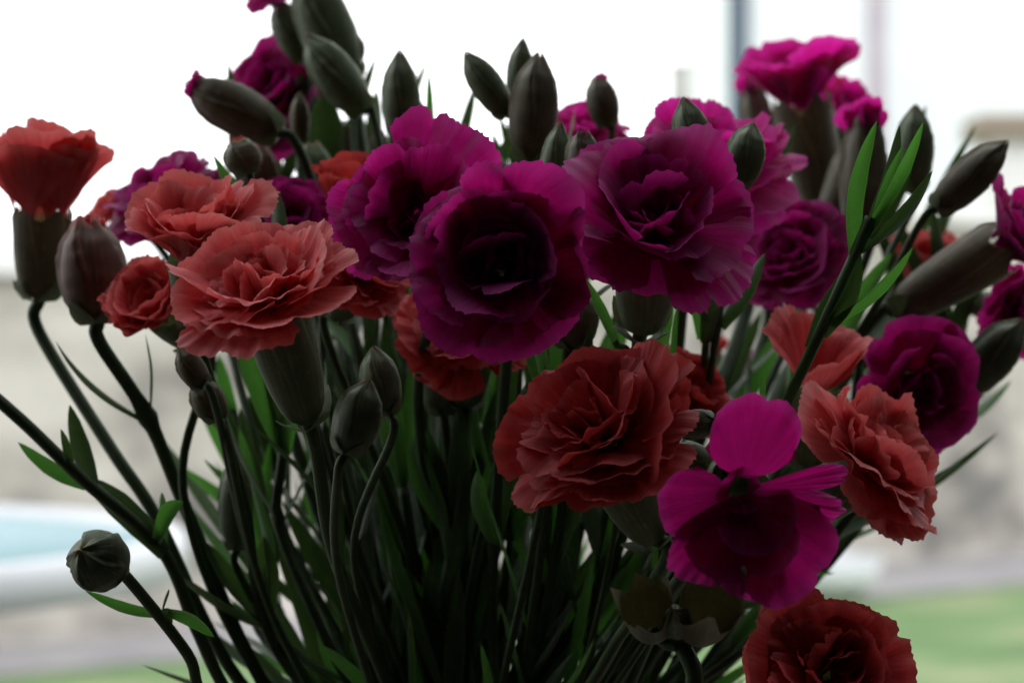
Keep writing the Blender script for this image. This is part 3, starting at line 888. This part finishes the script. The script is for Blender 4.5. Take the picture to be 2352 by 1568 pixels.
bud(1770, 420, 1722, 190, 84, .860, 'long pale-edged calyx at the side of the tall magenta bloom', 135, 'calyx_warm', openness=.4, pm='pink')
bud(735, 460, 715, 330, 88, .770, 'dim green calyx below the broad dark leaf', 136, 'calyx', openness=.3)
bud(815, 420, 800, 290, 80, .790, 'dim brownish calyx behind the stalk of the leaning bud', 137, 'calyx_warm', openness=.3)
bud(600, 480, 590, 330, 95, .760, 'dull red-tinged calyx under the level plump bud', 138, 'calyx_red', openness=.3)
bud(880, 400, 868, 300, 56, .800, 'faint bud low beside the lone upright bud', 139, 'calyx_warm', openness=.2, pm='purple')
bud(1150, 480, 1140, 350, 70, .760, 'dim calyx under the three pale-edged buds', 140, 'calyx')


# --- two empty, split calyx cups and a tiny bud on one stalk
def empty_cup(root, base, tip, r, rng):
    A = nrm(tip - base)
    L = np.linalg.norm(tip - base)
    e1, e2, ez = frame(A)
    nu, nv = 36, 12
    a = np.arange(nu) / nu * 2 * PI
    v = np.linspace(0, 1, nv + 1)
    AA, V = np.meshgrid(a, v)
    rr = r * np.interp(V, [0, .08, .3, .6, .85, 1], [.25, .6, .92, 1.0, 1.03, 1.12]) * (1 + .06 * np.sin(3 * AA + rng.uniform(0, 6)) * V)
    pw = np.array([rng.uniform(.15, .75) for _ in range(5)])
    sec = ((5 * AA / (2 * PI)) % 5).astype(int) % 5
    tri = (1 - np.abs(((5 * AA / (2 * PI)) % 1) * 2 - 1)) * pw[sec]
    jag = np.array([rng.uniform(-.06, .06) for _ in range(nu)])[None, :]
    z = L * V * (1 + (tri - .3 + jag) * sst((V - .45) / .55))
    rr = rr * (1 + .12 * (tri - .3) * V)
    pts = base + (rr * np.cos(AA))[..., None] * e1 + (rr * np.sin(AA))[..., None] * e2 + z[..., None] * ez
    return mesh_obj('empty_calyx', pts.reshape(-1, 3), grid_faces(nu, nv, True), M['calyx_dry'], root,
                    np.stack([AA / (2 * PI), V * .9], -1).reshape(-1, 2))


rng = random.Random(77)
cups = thing('spent_carnation', (VC[0], VC[1], VBOT + .025), 'spent stalk with two empty yellowed calyx cups and one tiny bud', 'flower')
jn = P(1560, 1480, .585)
for (b_, t_, r_) in ((P(1500, 1452, .590), P(1482, 1372, .560), 56), (P(1600, 1450, .590), P(1640, 1368, .556), 66)):
    empty_cup(cups, b_, t_, r_ * K(.59), rng)
    tube('stalk', catmull([b_, (b_ + jn) / 2 + np.array((0, 0, -.001)), jn], 5), .0017, M['stem'], cups, 8)
bud_body(cups, P(1560, 1452, .585), P(1556, 1400, .560), 32 * K(.58), M['calyx'], rng)
stem_to_vase(cups, P(1560, 1450, .586), (0, .3, -1), rng, .0022, [P(1540, 1560, .60), P(1420, 1700, .65)], 0)

# --- leafy shoots
spear = thing('leafy_shoot', (VC[0], VC[1], VBOT + .025), 'narrow pointed leafy shoot with bright green blades rising over the coral petals', 'leaf shoot')
sd = .600
sp = [P(2000, 500, sd), P(1950, 615, sd), P(1880, 770, sd), P(1815, 905, sd + .005), P(1720, 1100, .63), P(1500, 1450, .67)]
rng = random.Random(5)
neck = VC + np.array((.03, 0, 0))
tube('stem', catmull(sp + [neck, np.array((VC[0] - .02, VC[1], VBOT + .025))], 9), .0015, M['stem_pale'], spear, 9)
for (b_, t_, w_, sg, bw, mt) in (
        ((1962, 600), (2014, 278), 42, -.07, (1, 0, 0), 'leaf'), ((1985, 545), (2066, 288), 34, .05, (1, 0, 0), 'leaf_dark'),
        ((2000, 520), (2120, 282), 32, .03, (1, 0, 0), 'leaf'), ((1995, 545), (2100, 352), 28, .04, (1, 0, 0), 'leaf_dark'),
        ((2010, 500), (2075, 335), 26, .0, (1, 0, 0), 'leaf'),
        ((1975, 580), (2142, 394), 38, .07, (1, 0, -.6), 'leaf_dark'), ((1885, 770), (1978, 585), 46, .06, (1, 0, -.3), 'leaf_dark'),
        ((1905, 740), (2096, 566), 40, .05, (1, 0, -.8), 'leaf'), ((1860, 800), (1962, 600), 40, -.02, (1, 0, 0), 'leaf_dark')):
    b3, t3 = P(*b_, sd), P(*t_, sd + rng.uniform(-.010, .012))
    leaf(spear, b3, t3, w_ * K(sd), M[mt], rng, sag=sg, bow=np.array(bw, float), side=(1, rng.uniform(-.35, .35), .3), chan=.5)

sh = thing('leafy_shoot', (VC[0], VC[1], VBOT + .025), 'long leafy stalk sweeping out low past the round table', 'leaf shoot')
tube('stem', catmull([P(-60, 870, .66), P(60, 975, .66), P(190, 1100, .66), P(370, 1260, .665), P(450, 1440, .67), P(540, 1620, .68), VC + np.array((-.035, -.01, 0)), np.array((VC[0] + .02, VC[1], VBOT + .025))], 8), .0018, M['stem'], sh, 9)
for (b_, t_, w_, mt, sg) in (((200, 1115), (42, 1015), 38, 'leaf', -.05), ((215, 1120), (160, 930), 46, 'leaf_dark', -.06), ((380, 1270), (190, 1095), 62, 'leaf_dark', .05),
                             ((165, 1090), (140, 985), 26, 'leaf_dark', 0), ((380, 1265), (372, 1130), 20, 'leaf', .1), ((360, 1240), (420, 1150), 40, 'leaf', .2)):
    b3, t3 = P(*b_, .662), P(*t_, .66 + rng.uniform(-.012, .012))
    leaf(sh, b3, t3, w_ * K(.66), M[mt], rng, sag=sg, side=(.6, rng.uniform(-.5, .5), .6), chan=.4)

for i, (x0, y0, x1, y1, w_, dd, lab) in enumerate((
        (990, 420, 985, 165, 20, .74, 'single grass-like leaf standing beside the lone upright bud'),
        (745, 400, 745, 215, 85, .78, 'broad dark leaf behind the leaning bud'),
        (1500, 1320, 1560, 660, 22, .66, 'straight dark leaf blade running up below the large purple carnation'),
        (1420, 800, 1345, 640, 26, .64, 'pale leaf blade crossing under the two big purple carnations'),
        (1680, 1000, 1780, 930, 26, .66, 'pale leaf blade lying across the red petals'),
        (1750, 930, 1752, 850, 16, .62, 'tiny dark leaf point above the sparse magenta bloom'))):
    r_ = random.Random(300 + i)
    t = thing('leaf_blade', (VC[0], VC[1], VBOT + .025), lab, 'leaf')
    b3, t3 = P(x0, y0, dd), P(x1, y1, dd)
    leaf(t, b3, t3, w_ * K(dd), M['leaf_dark' if i == 1 else 'leaf'], r_, sag=.02, side=(1, .2, 0))
    stem_to_vase(t, b3 + nrm(t3 - b3) * .002, b3 - t3, r_, .0009, (), 0, stiff=.01)

# --- leafy shoots standing up behind the blooms
r_ = random.Random(4242)
for (x, y, d) in ((560, 450, .79), (650, 420, .82), (770, 380, .80), (850, 410, .83), (905, 490, .78), (1010, 470, .80), (1090, 500, .77),
                  (1180, 480, .80), (1250, 520, .82), (1690, 560, .80), (1760, 640, .82), (1890, 560, .84), (2030, 520, .82), (2080, 700, .80), (2180, 760, .78)):
    t = thing('green_shoot', (VC[0], VC[1], VBOT + .025), 'dim leafy shoot filling the gaps behind the upper blooms and buds', 'leaf shoot', 'leafy shoots behind the blooms')
    b3 = P(x, y, d)
    for q in range(4):
        ln = r_.uniform(.022, .048)
        dv = nrm((r_.uniform(-.5, .5), r_.uniform(-.3, .3), 1))
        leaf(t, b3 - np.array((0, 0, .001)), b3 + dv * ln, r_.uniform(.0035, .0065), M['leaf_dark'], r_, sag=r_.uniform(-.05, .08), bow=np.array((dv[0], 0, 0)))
    stem_to_vase(t, b3, (r_.uniform(-.2, .2), 0, -1), r_, r_.uniform(.0018, .0026), (), 3, .05, start=.06)

# --- crowded side shoots that fill the neck of the bunch
labs = {}
r_ = random.Random(909)
for i in range(22):
    x = 560 + 40 * i + r_.uniform(-30, 30)
    x = min(x, 1640)
    y = r_.uniform(930, 1330)
    d = r_.uniform(.655, .80)
    t = thing('green_shoot', (VC[0], VC[1], VBOT + .025), 'one of the crowded dark green shoots under the blooms, bearing only leaves', 'leaf shoot', 'crowded leafy shoots under the blooms')
    b3 = P(x, y, d)
    for q in range(3):
        ln = r_.uniform(.025, .05)
        dv = nrm((r_.uniform(-.45, .45), r_.uniform(-.3, .3), 1))
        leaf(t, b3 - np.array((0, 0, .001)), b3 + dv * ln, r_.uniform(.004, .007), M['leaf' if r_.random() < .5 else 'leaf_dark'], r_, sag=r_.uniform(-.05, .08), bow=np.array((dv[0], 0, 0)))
    stem_to_vase(t, b3, (r_.uniform(-.2, .2), 0, -1), r_, r_.uniform(.0012, .0019), (), 3, .055, start=.1)

for o in ROOTS:
    if '_o' in o:
        del o['_o']
